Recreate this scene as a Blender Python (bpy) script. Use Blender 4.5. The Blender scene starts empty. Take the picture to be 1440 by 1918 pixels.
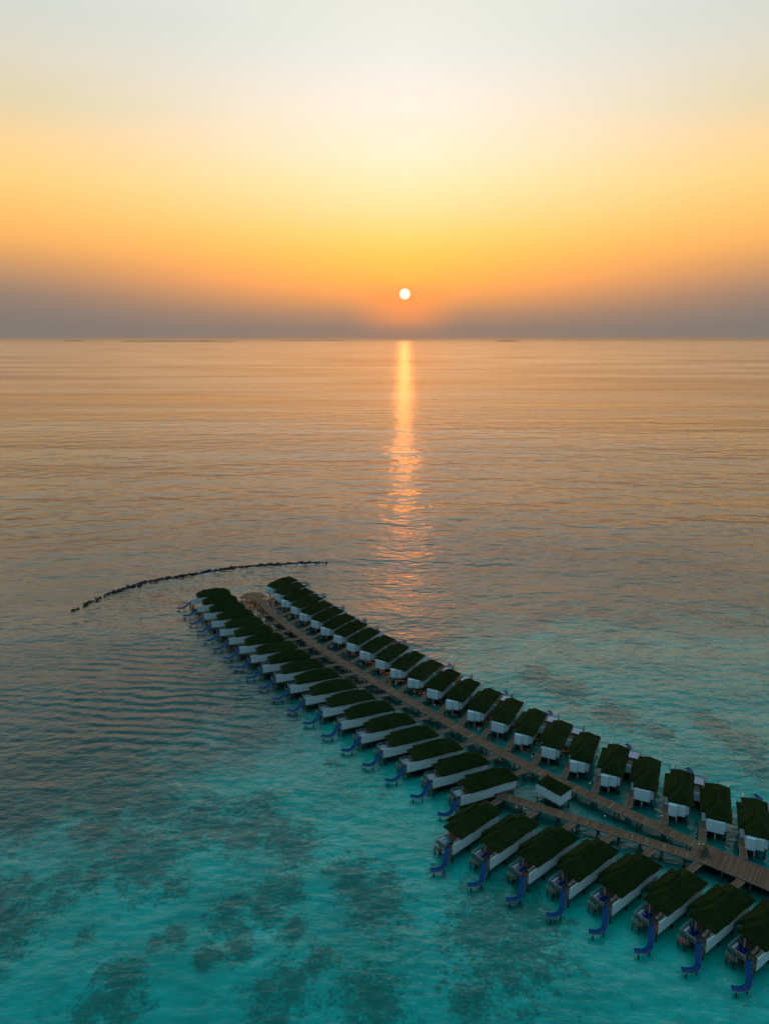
import bpy, bmesh, math, random
import numpy as np
from mathutils import Vector, Matrix

R = math.radians
scene = bpy.context.scene
COL = scene.collection
random.seed(7)

# ------------------------------------------------------------------ camera
cam_d = bpy.data.cameras.new("camera")
cam_d.sensor_fit = 'VERTICAL'
cam_d.sensor_height = 24.0
cam_d.sensor_width = 24.0
cam_d.lens = 24.0 * 1330.0 / 1918.0
cam_d.clip_start = 0.5
cam_d.clip_end = 200000.0
cam = bpy.data.objects.new("camera", cam_d)
COL.objects.link(cam)
cam.location = (0, 0, 110)
cam.rotation_euler = (R(90 - 13.69), 0, 0)
scene.camera = cam

# ------------------------------------------------------------------ sun and sky
SUN_EL, SUN_AZ = 3.38, 1.57            # degrees; azimuth measured from +Y towards +X
sun_dir = Vector((math.sin(R(SUN_AZ)) * math.cos(R(SUN_EL)), math.cos(R(SUN_AZ)) * math.cos(R(SUN_EL)), math.sin(R(SUN_EL))))
sun_d = bpy.data.lights.new("sun", 'SUN')
sun_d.energy = 0.085
sun_d.angle = R(0.55)
sun_d.color = (1.0, 0.25, 0.025)
sun = bpy.data.objects.new("sun", sun_d)
COL.objects.link(sun)
sun.rotation_euler = (-sun_dir).to_track_quat('-Z', 'Y').to_euler()

scene.view_settings.view_transform = 'Standard'
scene.view_settings.look = 'None'
scene.view_settings.exposure = 0.0
scene.view_settings.gamma = 1.0
scene.view_settings.use_curve_mapping = False
scene.cycles.use_denoising = True
scene.cycles.sample_clamp_direct = 1.3
scene.cycles.sample_clamp_indirect = 1.5
scene.cycles.max_bounces = 6
scene.cycles.transparent_max_bounces = 12
scene.cycles.caustics_reflective = False
scene.cycles.caustics_refractive = False
scene.cycles.use_adaptive_sampling = False


def lin(c):
    return tuple(((v / 255) / 12.92 if v / 255 <= 0.04045 else ((v / 255 + 0.055) / 1.055) ** 2.4) for v in c)


class NT:
    """tiny node helper"""
    def __init__(self, tree):
        self.t = tree

    def n(self, typ, **kw):
        nd = self.t.nodes.new(typ)
        for k, v in kw.items():
            setattr(nd, k, v)
        return nd

    def link(self, a, b):
        self.t.links.new(a, b)

    def set(self, sock, v):
        if hasattr(v, 'is_linked'):
            self.t.links.new(v, sock)
        else:
            sock.default_value = v

    def math(self, op, a, b=None, c=None, clamp=False):
        nd = self.n('ShaderNodeMath', operation=op, use_clamp=clamp)
        for i, v in enumerate((a, b, c)):
            if v is not None:
                self.set(nd.inputs[i], v)
        return nd.outputs[0]

    def vmath(self, op, a, b=None):
        nd = self.n('ShaderNodeVectorMath', operation=op)
        self.set(nd.inputs[0], a)
        if b is not None:
            self.set(nd.inputs[1], b)
        return nd

    def smooth(self, x, a, b):
        nd = self.n('ShaderNodeMapRange', interpolation_type='SMOOTHSTEP')
        self.set(nd.inputs[0], x)
        nd.inputs[1].default_value = a
        nd.inputs[2].default_value = b
        return nd.outputs[0]

    def maprange(self, x, a, b, c, d):
        nd = self.n('ShaderNodeMapRange')
        self.set(nd.inputs[0], x)
        for i, v in enumerate((a, b, c, d)):
            nd.inputs[i + 1].default_value = v
        return nd.outputs[0]

    def mix(self, f, a, b, blend='MIX'):
        nd = self.n('ShaderNodeMix', data_type='RGBA', blend_type=blend)
        self.set(nd.inputs[0], f)
        self.set(nd.inputs[6], a if hasattr(a, 'is_linked') else (*a, 1) if len(a) == 3 else a)
        self.set(nd.inputs[7], b if hasattr(b, 'is_linked') else (*b, 1) if len(b) == 3 else b)
        return nd.outputs[2]

    def ramp(self, f, stops, mode='LINEAR'):
        nd = self.n('ShaderNodeValToRGB')
        cr = nd.color_ramp
        cr.interpolation = mode
        while len(cr.elements) < len(stops):
            cr.elements.new(0.5)
        for e, (p, c) in zip(cr.elements, stops):
            e.position = p
            e.color = (*c, 1)
        self.set(nd.inputs[0], f)
        return nd.outputs[0]

    def noise(self, vec, scale, detail=2, rough=0.5, dist=0.0):
        nd = self.n('ShaderNodeTexNoise')
        self.set(nd.inputs['Vector'], vec)
        nd.inputs['Scale'].default_value = scale
        nd.inputs['Detail'].default_value = detail
        nd.inputs['Roughness'].default_value = rough
        nd.inputs['Distortion'].default_value = dist
        return nd.outputs[0]

    def mapping(self, vec, rot=0.0, scale=(1, 1, 1), loc=(0, 0, 0)):
        nd = self.n('ShaderNodeMapping', vector_type='POINT')
        self.set(nd.inputs[0], vec)
        nd.inputs['Location'].default_value = loc
        nd.inputs['Rotation'].default_value = (0, 0, rot)
        nd.inputs['Scale'].default_value = scale
        return nd.outputs[0]


world = bpy.data.worlds.new("World")
scene.world = world
world.use_nodes = True
wt = world.node_tree
wt.nodes.clear()
W = NT(wt)
tc = W.n('ShaderNodeTexCoord').outputs['Generated']
sep = W.n('ShaderNodeSeparateXYZ')
W.link(tc, sep.inputs[0])
elev = W.math('MULTIPLY', W.math('ARCSINE', sep.outputs[2]), 180 / math.pi)
# azimuth away from the sun, in degrees
flat = W.vmath('NORMALIZE', W.vmath('MULTIPLY', tc, (1, 1, 0)).outputs[0]).outputs[0]
sunflat = (math.sin(R(SUN_AZ)), math.cos(R(SUN_AZ)), 0)
az = W.math('MULTIPLY', W.math('ARCCOSINE', W.vmath('DOT_PRODUCT', flat, sunflat).outputs['Value']), 180 / math.pi)
sang = W.math('MULTIPLY', W.math('ARCCOSINE', W.math('MINIMUM', W.vmath('DOT_PRODUCT', tc, tuple(sun_dir)).outputs['Value'], 1.0)), 180 / math.pi)


def sky_ramp(stops):
    top = 40.0
    return W.ramp(W.math('DIVIDE', W.math('MAXIMUM', elev, 0.0), top, clamp=True), [(e / top, lin(c)) for e, c in stops], 'LINEAR')


# the evening haze: a grey-mauve bank on the horizon, orange and gold over it, cream above (towards the sun)
front = sky_ramp([(0.0, (152, 127, 112)), (0.9, (160, 130, 111)), (1.9, (198, 146, 106)), (2.9, (250, 166, 92)),
                  (4.2, (300, 189, 84)), (6.0, (318, 210, 92)), (7.6, (318, 224, 122)), (9.1, (312, 233, 156)),
                  (11.2, (295, 243, 188)), (13.0, (284, 248, 212)), (16.0, (265, 248, 230)), (19.2, (244, 243, 233)),
                  (22.1, (238, 237, 228)), (27.0, (270, 262, 244)), (34.0, (262, 254, 236)), (40.0, (206, 208, 200))])
side = sky_ramp([(0.0, (128, 121, 114)), (1.0, (130, 122, 116)), (2.1, (140, 125, 115)), (3.0, (152, 130, 114)),
                 (4.0, (178, 141, 112)), (5.2, (212, 158, 106)), (6.6, (246, 179, 103)), (8.0, (268, 194, 109)),
                 (10.6, (272, 212, 132)), (12.5, (254, 214, 150)), (15.2, (228, 214, 176)), (17.6, (224, 217, 196)),
                 (20.4, (213, 217, 208)), (27.0, (238, 238, 226)), (34.0, (226, 226, 214)), (40.0, (180, 192, 188))])
sky = W.n('ShaderNodeTexSky', sky_type='NISHITA')
sky.sun_disc = False
sky.sun_elevation = R(SUN_EL)
sky.sun_rotation = R(SUN_AZ)
sky.air_density = 1.0
sky.dust_density = 2.0
sky.ozone_density = 2.0
nish = W.mix(1.0, sky.outputs[0], (0.10, 0.10, 0.10), 'MULTIPLY')
rear = sky_ramp([(0.0, (92, 106, 120)), (5.0, (104, 122, 140)), (12.0, (108, 136, 154)), (25.0, (110, 146, 164)), (40.0, (110, 152, 170))])
rear = W.mix(1.0, rear, nish, 'ADD')
f_side = W.smooth(az, -6.0, 32.0)
f_rear = W.smooth(az, 32.0, 100.0)
f_up = W.smooth(elev, 28.0, 58.0)
col = W.mix(f_side, front, side)
rear = W.mix(W.smooth(elev, 42.0, 75.0), rear, (0.15, 0.54, 0.60))
col = W.mix(W.math('MAXIMUM', f_rear, f_up), col, rear)
# warm glow close round the sun, dipping into the haze bank
glow = W.math('MULTIPLY', W.math('POWER', W.math('SUBTRACT', 1.0, W.math('DIVIDE', sang, 5.0, clamp=True)), 1.25), 0.85)
glow = W.math('MULTIPLY', glow, W.smooth(elev, -0.3, 1.9))
glow = W.math('MULTIPLY', glow, W.math('SUBTRACT', 1.0, W.smooth(elev, 2.6, 4.8)))
col = W.mix(glow, col, lin((275, 160, 82)))
disc = W.math('SUBTRACT', 1.0, W.smooth(sang, 0.29, 0.47))
col = W.mix(disc, col, (1.6, 1.45, 1.0))
bg = W.n('ShaderNodeBackground')
W.link(col, bg.inputs[0])
bg.inputs[1].default_value = 1.0
W.link(bg.outputs[0], W.n('ShaderNodeOutputWorld').inputs[0])


# ------------------------------------------------------------------ materials
def new_mat(name):
    m = bpy.data.materials.new(name)
    m.use_nodes = True
    m.node_tree.nodes.clear()
    return m, NT(m.node_tree)


def simple(name, c, c2=None, rough=0.7, scale=3.0, spec=0.3, bump=0.0, metallic=0.0, stretch=(1, 1, 1), rnd=0.0):
    """Principled surface with mottled colour"""
    m, k = new_mat(name)
    p = k.n('ShaderNodeBsdfPrincipled')
    tcn = k.n('ShaderNodeTexCoord').outputs['Object']
    v = k.mapping(tcn, scale=stretch)
    nz = k.noise(v, scale, 4, 0.6)
    c2 = c2 or tuple(x * 0.7 for x in c)
    cc = k.mix(k.smooth(nz, 0.3, 0.7), c, c2)
    if rnd:
        oi = k.n('ShaderNodeObjectInfo').outputs['Random']
        h = k.n('ShaderNodeHueSaturation')
        k.link(cc, h.inputs['Color'])
        k.link(k.maprange(oi, 0, 1, 1 - rnd, 1 + rnd), h.inputs['Value'])
        cc = h.outputs[0]
    k.set(p.inputs['Base Color'], cc)
    p.inputs['Roughness'].default_value = rough
    p.inputs['Specular IOR Level'].default_value = spec
    p.inputs['Metallic'].default_value = metallic
    if bump:
        b = k.n('ShaderNodeBump')
        b.inputs['Distance'].default_value = bump
        k.link(nz, b.inputs['Height'])
        k.link(b.outputs[0], p.inputs['Normal'])
    k.link(p.outputs[0], k.n('ShaderNodeOutputMaterial').inputs[0])
    return m


def plank_mat(name, ca, cb, pitch=0.16, dirt=0.5):
    """boards laid across the UV's u axis (u, v in metres)"""
    m, k = new_mat(name)
    p = k.n('ShaderNodeBsdfPrincipled')
    uv = k.n('ShaderNodeUVMap').outputs[0]
    s = k.n('ShaderNodeSeparateXYZ')
    k.link(uv, s.inputs[0])
    u = k.math('DIVIDE', s.outputs[0], pitch)
    cell = k.math('FLOOR', u)
    wn = k.n('ShaderNodeTexWhiteNoise', noise_dimensions='1D')
    k.link(cell, wn.inputs['W'])
    fr = k.math('FRACT', u)
    gap = k.math('LESS_THAN', k.math('MINIMUM', fr, k.math('SUBTRACT', 1.0, fr)), 0.07)
    big = k.noise(uv, 0.35, 4, 0.6)
    wide = k.n('ShaderNodeTexWhiteNoise', noise_dimensions='1D')
    k.link(k.math('FLOOR', k.math('DIVIDE', s.outputs[0], pitch * 6)), wide.inputs['W'])
    t = k.math('ADD', k.math('MULTIPLY', wn.outputs[0], 0.5), k.math('MULTIPLY', wide.outputs[0], 0.25))
    t = k.math('ADD', t, k.math('MULTIPLY', big, 0.4))
    cc = k.mix(k.smooth(t, 0.2, 1.0), ca, cb)
    gold = k.math('GREATER_THAN', wn.outputs[0], 0.955)
    cc = k.mix(k.math('MULTIPLY', gold, 0.6), cc, (0.34, 0.24, 0.13))
    cc = k.mix(gap, cc, (0.02, 0.016, 0.014))
    k.link(cc, p.inputs['Base Color'])
    p.inputs['Roughness'].default_value = 0.8
    p.inputs['Specular IOR Level'].default_value = 0.2
    k.link(p.outputs[0], k.n('ShaderNodeOutputMaterial').inputs[0])
    return m


def thatch_mat(name, ca, cb):
    m, k = new_mat(name)
    p = k.n('ShaderNodeBsdfPrincipled')
    tcn = k.n('ShaderNodeTexCoord').outputs['Object']
    oi = k.n('ShaderNodeObjectInfo').outputs['Random']
    off = k.n('ShaderNodeCombineXYZ')
    k.link(k.math('MULTIPLY', oi, 57.0), off.inputs[0])
    v = k.vmath('ADD', tcn, off.outputs[0]).outputs[0]
    big = k.noise(v, 0.35, 3, 0.6)
    fine = k.noise(k.mapping(v, scale=(1, 1, 0.35)), 7.0, 3, 0.7)
    s = k.n('ShaderNodeSeparateXYZ')
    k.link(tcn, s.inputs[0])
    # overlapping courses of thatch every 0.35 m of height
    course = k.math('FRACT', k.math('DIVIDE', k.math('ADD', s.outputs[2], k.math('MULTIPLY', fine, 0.12)), 0.34))
    t = k.math('ADD', k.math('MULTIPLY', big, 0.55), k.math('MULTIPLY', fine, 0.6))
    streak = k.noise(k.mapping(v, scale=(1.6, 1.6, 0.15)), 1.6, 3, 0.6)
    t = k.math('ADD', t, k.math('MULTIPLY', k.math('SUBTRACT', streak, 0.5), 0.7))
    cc = k.mix(k.smooth(t, 0.3, 0.85), ca, cb)
    h = k.n('ShaderNodeHueSaturation')
    k.link(cc, h.inputs['Color'])
    k.link(k.maprange(oi, 0, 1, 0.85, 1.15), h.inputs['Value'])
    k.link(h.outputs[0], p.inputs['Base Color'])
    p.inputs['Roughness'].default_value = 0.95
    p.inputs['Specular IOR Level'].default_value = 0.05
    b = k.n('ShaderNodeBump')
    b.inputs['Distance'].default_value = 0.09
    b.inputs['Strength'].default_value = 1.0
    k.link(k.math('ADD', k.math('MULTIPLY', course, -0.6), fine), b.inputs['Height'])
    k.link(b.outputs[0], p.inputs['Normal'])
    k.link(p.outputs[0], k.n('ShaderNodeOutputMaterial').inputs[0])
    return m


M = {}
M['thatch'] = thatch_mat('green_thatch', (0.006, 0.013, 0.003), (0.019, 0.032, 0.008))
M['white'] = simple('white_paint', (0.54, 0.63, 0.66), (0.48, 0.57, 0.60), 0.6, 0.6, 0.3, rnd=0.03)
M['wall_white'] = simple('white_panel', (0.54, 0.59, 0.59), (0.47, 0.52, 0.52), 0.6, 0.8, 0.3, stretch=(0.4, 1, 2), rnd=0.03)
wt_ = M['wall_white'].node_tree
k = NT(wt_)
p = [n for n in wt_.nodes if n.type == 'BSDF_PRINCIPLED'][0]
old = p.inputs['Base Color'].links[0].from_socket
sx = k.n('ShaderNodeSeparateXYZ')
k.link(k.n('ShaderNodeTexCoord').outputs['Object'], sx.inputs[0])
fx = k.math('FRACT', k.math('DIVIDE', sx.outputs[0], 1.22))
k.link(k.mix(k.math('MULTIPLY', k.math('LESS_THAN', fx, 0.03), 0.45), old, (0.22, 0.24, 0.24)), p.inputs['Base Color'])
M['deck'] = plank_mat('deck_boards', (0.11, 0.072, 0.052), (0.19, 0.135, 0.10), 0.14)
M['walk'] = plank_mat('walkway_boards', (0.135, 0.058, 0.036), (0.24, 0.120, 0.078), 0.20)
M['pale_wood'] = simple('pale_timber', (0.42, 0.33, 0.24), (0.30, 0.23, 0.17), 0.7, 6.0, stretch=(1, 1, 0.2))
M['dark_wood'] = simple('brown_timber', (0.15, 0.075, 0.045), (0.10, 0.05, 0.03), 0.7, 6.0)
M['pile'] = simple('weathered_pile', (0.075, 0.07, 0.065), (0.035, 0.034, 0.032), 0.9, 2.0)
M['pile_cap'] = simple('pale_concrete', (0.45, 0.43, 0.40), (0.36, 0.34, 0.32), 0.8, 4.0)
M['chute'] = simple('blue_gelcoat', (0.0, 0.060, 0.19), (0.0, 0.036, 0.14), 0.45, 0.8, 0.12)
M['shell'] = simple('pale_gelcoat', (0.30, 0.33, 0.36), (0.24, 0.27, 0.30), 0.5, 1.5, 0.3)
M['pool_dark'] = simple('pool_tile_dark', (0.006, 0.016, 0.11), (0.004, 0.01, 0.07), 0.12, 3.0, 0.5)
M['pool_light'] = simple('pool_tile_light', (0.045, 0.24, 0.34), (0.03, 0.14, 0.26), 0.12, 2.0, 0.5)
M['pool_sky'] = simple('pool_tile_pale', (0.20, 0.27, 0.42), (0.16, 0.22, 0.36), 0.06, 2.0, 0.5)
M['pool_rim'] = simple('pool_rim_tile', (0.09, 0.11, 0.13), (0.06, 0.075, 0.09), 0.4, 5.0)
M['ledge'] = simple('pale_ledge', (0.62, 0.66, 0.72), (0.30, 0.36, 0.44), 0.5, 5.0)
M['glass'] = simple('dark_glazing', (0.012, 0.014, 0.016), (0.02, 0.02, 0.02), 0.08, 1.0, 0.6)
M['rail'] = simple('brushed_rail', (0.55, 0.55, 0.52), (0.45, 0.45, 0.42), 0.35, 6.0, 0.5)
M['cushion'] = simple('beige_cushion', (0.50, 0.42, 0.33), (0.42, 0.35, 0.27), 0.9, 5.0, rnd=0.1)
M['ring'] = simple('orange_plastic', (0.85, 0.12, 0.03), (0.75, 0.08, 0.03), 0.4, 3.0, 0.5)
M['ring_red'] = simple('red_plastic', (0.85, 0.03, 0.04), (0.75, 0.02, 0.03), 0.4, 3.0, 0.5)
M['rock'] = simple('dark_reef_rock', (0.055, 0.042, 0.040), (0.022, 0.018, 0.018), 0.95, 1.3, 0.2, bump=0.25)
M['globe'] = simple('opal_globe', (0.85, 0.86, 0.84), (0.80, 0.81, 0.80), 0.3, 2.0, 0.5)
M['lamp_pole'] = simple('lamp_pole_metal', (0.16, 0.15, 0.13), (0.10, 0.10, 0.09), 0.5, 4.0)
M['leaf'] = simple('green_leaf', (0.05, 0.11, 0.03), (0.03, 0.07, 0.02), 0.6, 9.0, rnd=0.2)
M['leaf_gold'] = simple('yellow_leaf', (0.22, 0.19, 0.04), (0.12, 0.13, 0.03), 0.6, 9.0)
M['bract'] = simple('pink_bract', (0.55, 0.20, 0.34), (0.40, 0.10, 0.20), 0.6, 9.0)
M['bract_red'] = simple('red_bract', (0.34, 0.07, 0.05), (0.22, 0.05, 0.03), 0.6, 9.0)
M['pot'] = simple('grey_pot', (0.24, 0.25, 0.24), (0.18, 0.18, 0.18), 0.8, 5.0)
M['island'] = simple('far_island', (0.05, 0.07, 0.05), (0.03, 0.05, 0.03), 0.95, 0.01)
M['sand_shore'] = simple('island_shore', (0.5, 0.45, 0.36), (0.42, 0.38, 0.3), 0.95, 0.01)
M['foam'] = simple('sea_foam', (0.75, 0.77, 0.78), (0.55, 0.58, 0.6), 0.9, 1.0)


# ------------------------------------------------------------------ mesh building helpers
class MB:
    def __init__(self):
        self.v, self.f, self.uv = [], [], []

    def add(self, verts, faces, uvs=None):
        o = len(self.v)
        self.v += [tuple(p) for p in verts]
        for i, f in enumerate(faces):
            self.f.append([o + j for j in f])
            self.uv.append(uvs[i] if uvs else [(verts[j][0], verts[j][1]) for j in f])
        return self

    def box(self, x0, x1, y0, y1, z0, z1):
        v = [(x0, y0, z0), (x1, y0, z0), (x1, y1, z0), (x0, y1, z0), (x0, y0, z1), (x1, y0, z1), (x1, y1, z1), (x0, y1, z1)]
        return self.add(v, [(3, 2, 1, 0), (4, 5, 6, 7), (0, 1, 5, 4), (1, 2, 6, 5), (2, 3, 7, 6), (3, 0, 4, 7)])

    def prism(self, pts, z0, z1):
        n = len(pts)
        v = [(x, y, z0) for x, y in pts] + [(x, y, z1) for x, y in pts]
        f = [tuple(range(n - 1, -1, -1)), tuple(range(n, 2 * n))]
        f += [(i, (i + 1) % n, n + (i + 1) % n, n + i) for i in range(n)]
        return self.add(v, f)

    def tube(self, a, b, r, n=8, r2=None, caps=True):
        a, b = Vector(a), Vector(b)
        d = (b - a).normalized()
        s = d.orthogonal().normalized()
        t = d.cross(s)
        r2 = r if r2 is None else r2
        v = []
        for p, rr in ((a, r), (b, r2)):
            v += [p + (s * math.cos(2 * math.pi * i / n) + t * math.sin(2 * math.pi * i / n)) * rr for i in range(n)]
        f = [(i, (i + 1) % n, n + (i + 1) % n, n + i) for i in range(n)]
        if caps:
            f += [tuple(range(n - 1, -1, -1)), tuple(range(n, 2 * n))]
        return self.add(v, f)

    def lathe(self, prof, c=(0, 0, 0), n=12):
        v = []
        for r, z in prof:
            v += [(c[0] + r * math.cos(2 * math.pi * i / n), c[1] + r * math.sin(2 * math.pi * i / n), c[2] + z) for i in range(n)]
        f = []
        for k in range(len(prof) - 1):
            f += [(k * n + i, k * n + (i + 1) % n, (k + 1) * n + (i + 1) % n, (k + 1) * n + i) for i in range(n)]
        f += [tuple(range(n - 1, -1, -1)), tuple((len(prof) - 1) * n + i for i in range(n))]
        return self.add(v, f)

    def mesh(self, name, mat, mirror=False, smooth=False, bevel=0.0):
        me = bpy.data.meshes.new(name)
        v = [(x, -y, z) for x, y, z in self.v] if mirror else self.v
        f = [list(reversed(q)) for q in self.f] if mirror else self.f
        uv = [list(reversed(q)) for q in self.uv] if mirror else self.uv
        me.from_pydata([tuple(p) for p in v], [], f)
        lay = me.uv_layers.new(name="UVMap")
        lay.data.foreach_set('uv', [c for q in uv for p in q for c in p])
        me.materials.append(mat)
        if smooth:
            me.polygons.foreach_set('use_smooth', [True] * len(me.polygons))
        if bevel:
            bm = bmesh.new()
            bm.from_mesh(me)
            bmesh.ops.remove_doubles(bm, verts=bm.verts, dist=1e-5)
            ed = [e for e in bm.edges if len(e.link_faces) == 2 and e.calc_face_angle(0) > 0.6]
            bmesh.ops.bevel(bm, geom=ed, offset=bevel, segments=2, affect='EDGES', profile=0.6)
            bm.to_mesh(me)
            bm.free()
        me.update()
        return me

    def obj(self, name, mat, parent=None, **kw):
        o = bpy.data.objects.new(name, self.mesh(name, mat, **kw))
        COL.objects.link(o)
        if parent:
            o.parent = parent
        return o


def tag(o, label=None, cat=None, group=None, kind=None):
    if label:
        o['label'] = label
    if cat:
        o['category'] = cat
    if group:
        o['group'] = group
    if kind:
        o['kind'] = kind
    return o


def empty(name, loc=(0, 0, 0), rz=0.0):
    o = bpy.data.objects.new(name, None)
    COL.objects.link(o)
    o.location = loc
    o.rotation_euler = (0, 0, rz)
    o.empty_display_size = 0.3
    return o


def copy_tree(o, parent=None):
    c = o.copy()
    COL.objects.link(c)
    if parent:
        c.parent = parent
    for ch in list(o.children):
        copy_tree(ch, c)
    return c


NUM = ['first', 'second', 'third', 'fourth', 'fifth', 'sixth', 'seventh', 'eighth', 'ninth', 'tenth', 'eleventh', 'twelfth',
       'thirteenth', 'fourteenth', 'fifteenth', 'sixteenth', 'seventeenth', 'eighteenth', 'nineteenth', 'twentieth',
       'twenty-first', 'twenty-second', 'twenty-third', 'twenty-fourth', 'twenty-fifth']

# ------------------------------------------------------------------ layout (metres; wall front corner x, y and seaward heading)
LEFT = [(-80.8, 279.8, -161.9), (-76.2, 271.7, -161.5), (-71.4, 263.4, -161.2), (-66.5, 255.4, -160.9), (-61.5, 247.4, -160.6),
        (-56.4, 239.6, -160.2), (-51.1, 232.1, -159.9), (-45.7, 224.7, -159.6), (-40.4, 217.3, -159.3), (-35.0, 210.3, -158.9),
        (-29.5, 203.1, -158.6), (-23.9, 195.8, -158.3), (-18.1, 188.7, -158.0), (-12.2, 181.8, -157.6), (-6.3, 174.7, -157.3),
        (-0.3, 167.8, -157.0), (5.7, 161.2, -156.7), (11.9, 154.6, -156.3), (18.1, 147.9, -156.0)]
NEAR = [(14.6, 131.2, -138.5), (22.0, 126.9, -139.4), (29.3, 122.8, -140.4), (36.6, 118.8, -141.4), (43.8, 114.7, -142.3),
        (51.0, 110.3, -143.3), (58.1, 106.2, -144.2), (65.3, 102.4, -145.2)]
RIGHT = [(-37.5, 304.5, 52.2), (-33.1, 296.7, 52.8), (-28.7, 289.1, 53.4), (-24.3, 281.7, 54.1), (-19.7, 274.6, 54.7),
         (-14.9, 267.6, 55.3), (-10.2, 260.7, 56.0), (-5.4, 253.8, 56.6), (-0.4, 246.9, 57.2), (4.7, 240.2, 57.8),
         (9.8, 233.4, 58.5), (15.0, 226.8, 59.1), (20.3, 220.1, 59.7), (25.7, 213.3, 60.4), (31.1, 206.6, 61.0),
         (36.6, 200.4, 61.6), (42.3, 194.3, 62.3), (47.9, 188.1, 62.9), (53.6, 181.7, 63.5), (59.5, 175.6, 64.2),
         (65.5, 169.8, 64.8), (71.6, 164.1, 65.4), (77.7, 158.5, 66.0), (83.8, 152.9, 66.7), (89.9, 147.3, 67.3)]
OPEN = {1, 3, 5, 7, 8, 10, 13, 14, 16, 18, 19, 21, 23, 25}
DOUBLE = {1, 3, 5, 7, 10, 12, 13, 15, 16, 18, 20, 21, 23, 25}
NO_SLIDE = {8, 14, 19}
MAIN = [(-55.2, 288.7), (-46.3, 271.6), (-37.0, 256.6), (-26.0, 240.6), (-16.1, 227.3), (-7.3, 216.2), (2.6, 204.2), (10.3, 195.0),
        (18.9, 185.0), (25.9, 176.4), (32.1, 169.4), (38.4, 162.9), (48.9, 152.8), (58.5, 143.7), (67.6, 135.2), (69.8, 133.1)]
BRANCH = [(27.6, 152.2), (32.5, 149.4), (44.9, 142.6), (59.8, 134.3), (66.5, 130.6), (68.6, 129.5)]
WIDE = [(67.2, 133.0), (79.0, 123.8), (95.0, 111.4), (112.0, 98.2)]


# ------------------------------------------------------------------ seabed and water
def value_noise(x, y, seed):
    rs = np.random.RandomState(seed)
    tab = rs.rand(256, 256)
    xi, yi = np.floor(x).astype(int), np.floor(y).astype(int)
    fx, fy = x - xi, y - yi
    fx, fy = fx * fx * (3 - 2 * fx), fy * fy * (3 - 2 * fy)
    g = lambda a, b: tab[a % 256, b % 256]
    return (g(xi, yi) * (1 - fx) + g(xi + 1, yi) * fx) * (1 - fy) + (g(xi, yi + 1) * (1 - fx) + g(xi + 1, yi + 1) * fx) * fy


REEF = [(-68, 145, 2.5), (-55, 152, 2.8), (-42, 146, 3.1), (-32, 141, 2.2), (-51, 133, 3.4), (-57, 138, 2.4), (-68, 127, 1.3), (-61, 128, 1.6),
        (-24, 141, 1.7), (-21, 139, 1.9), (-19, 137, 2.1), (-23, 121, 2.3), (-20, 124, 1.7), (-31, 119, 1.9), (-30, 116, 1.4), (-27, 110, 1.4),
        (-18, 114, 1.4), (-47, 103, 1.9), (-47, 98, 2.5), (-17, 101, 2.2), (-19, 98, 2.2), (-76, 121, 2.6), (-73, 113, 2.6), (22, 113, 5),
        (25, 116, 4.1), (-2, 122, 3), (-6, 127, 2.2), (-9, 130, 1.6), (59, 210, 5.1), (70, 195, 4), (101, 179, 4.4), (97, 190, 3.9),
        (99, 166, 3.5), (51, 221, 4.3), (79, 185, 3), (-31, 150, 2.3), (-89, 169, 8.4), (-72, 162, 5.4), (-89, 157, 6.6), (-43, 125, 1.3),
        (-66, 122, 1.3), (-2, 99, 2.7), (-40, 113, 1), (15, 99, 1.8), (-33, 108, 1), (-43, 111, 0.8), (-12, 107, 1.3), (-57, 112, 0.8)]


def axis(lo, hi, step, far):
    a = list(np.arange(lo, hi + 0.01, step))
    d, x = step, hi
    while x < far:
        d *= 1.5
        x += d
        a.append(x)
    d, x = step, lo
    while x > -far:
        d *= 1.5
        x -= d
        a.insert(0, x)
    return np.array(a)


def grid_sheet(name, xs, ys, zfun, mat):
    X, Y = np.meshgrid(xs, ys)
    Z = zfun(X, Y)
    nx, ny = len(xs), len(ys)
    co = np.stack([X, Y, Z], -1).reshape(-1, 3)
    idx = np.arange(nx * ny).reshape(ny, nx)
    quads = np.stack([idx[:-1, :-1], idx[:-1, 1:], idx[1:, 1:], idx[1:, :-1]], -1).reshape(-1, 4)
    me = bpy.data.meshes.new(name)
    me.vertices.add(len(co))
    me.vertices.foreach_set('co', co.ravel())
    me.loops.add(quads.size)
    me.loops.foreach_set('vertex_index', quads.ravel())
    me.polygons.add(len(quads))
    me.polygons.foreach_set('loop_start', np.arange(0, quads.size, 4))
    me.polygons.foreach_set('use_smooth', np.ones(len(quads), bool))
    me.update()
    me.validate()
    me.materials.append(mat)
    o = bpy.data.objects.new(name, me)
    COL.objects.link(o)
    o['kind'] = 'structure'
    return o, X, Y


m, k = new_mat('lagoon_bed')
p = k.n('ShaderNodeBsdfPrincipled')
pos = k.n('ShaderNodeNewGeometry').outputs['Position']
a_sand = k.n('ShaderNodeAttribute', attribute_name='sand').outputs['Fac']
a_reef = k.n('ShaderNodeAttribute', attribute_name='reef').outputs['Fac']
n1 = k.noise(pos, 0.05, 4, 0.55)
n2 = k.noise(pos, 0.35, 4, 0.65)
n3 = k.noise(pos, 1.3, 3, 0.6)
sand = k.mix(k.smooth(n1, 0.3, 0.7), (0.0, 0.53, 0.49), (0.0, 0.72, 0.67))
sand = k.mix(k.math('MULTIPLY', k.smooth(n2, 0.5, 0.75), 0.35), sand, (0.0, 0.30, 0.29))
deep = k.mix(n1, (0.008, 0.15, 0.17), (0.008, 0.26, 0.28))
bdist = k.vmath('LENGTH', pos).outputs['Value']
deep = k.mix(k.smooth(bdist, 260.0, 480.0), deep, (0.006, 0.035, 0.040))
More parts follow.
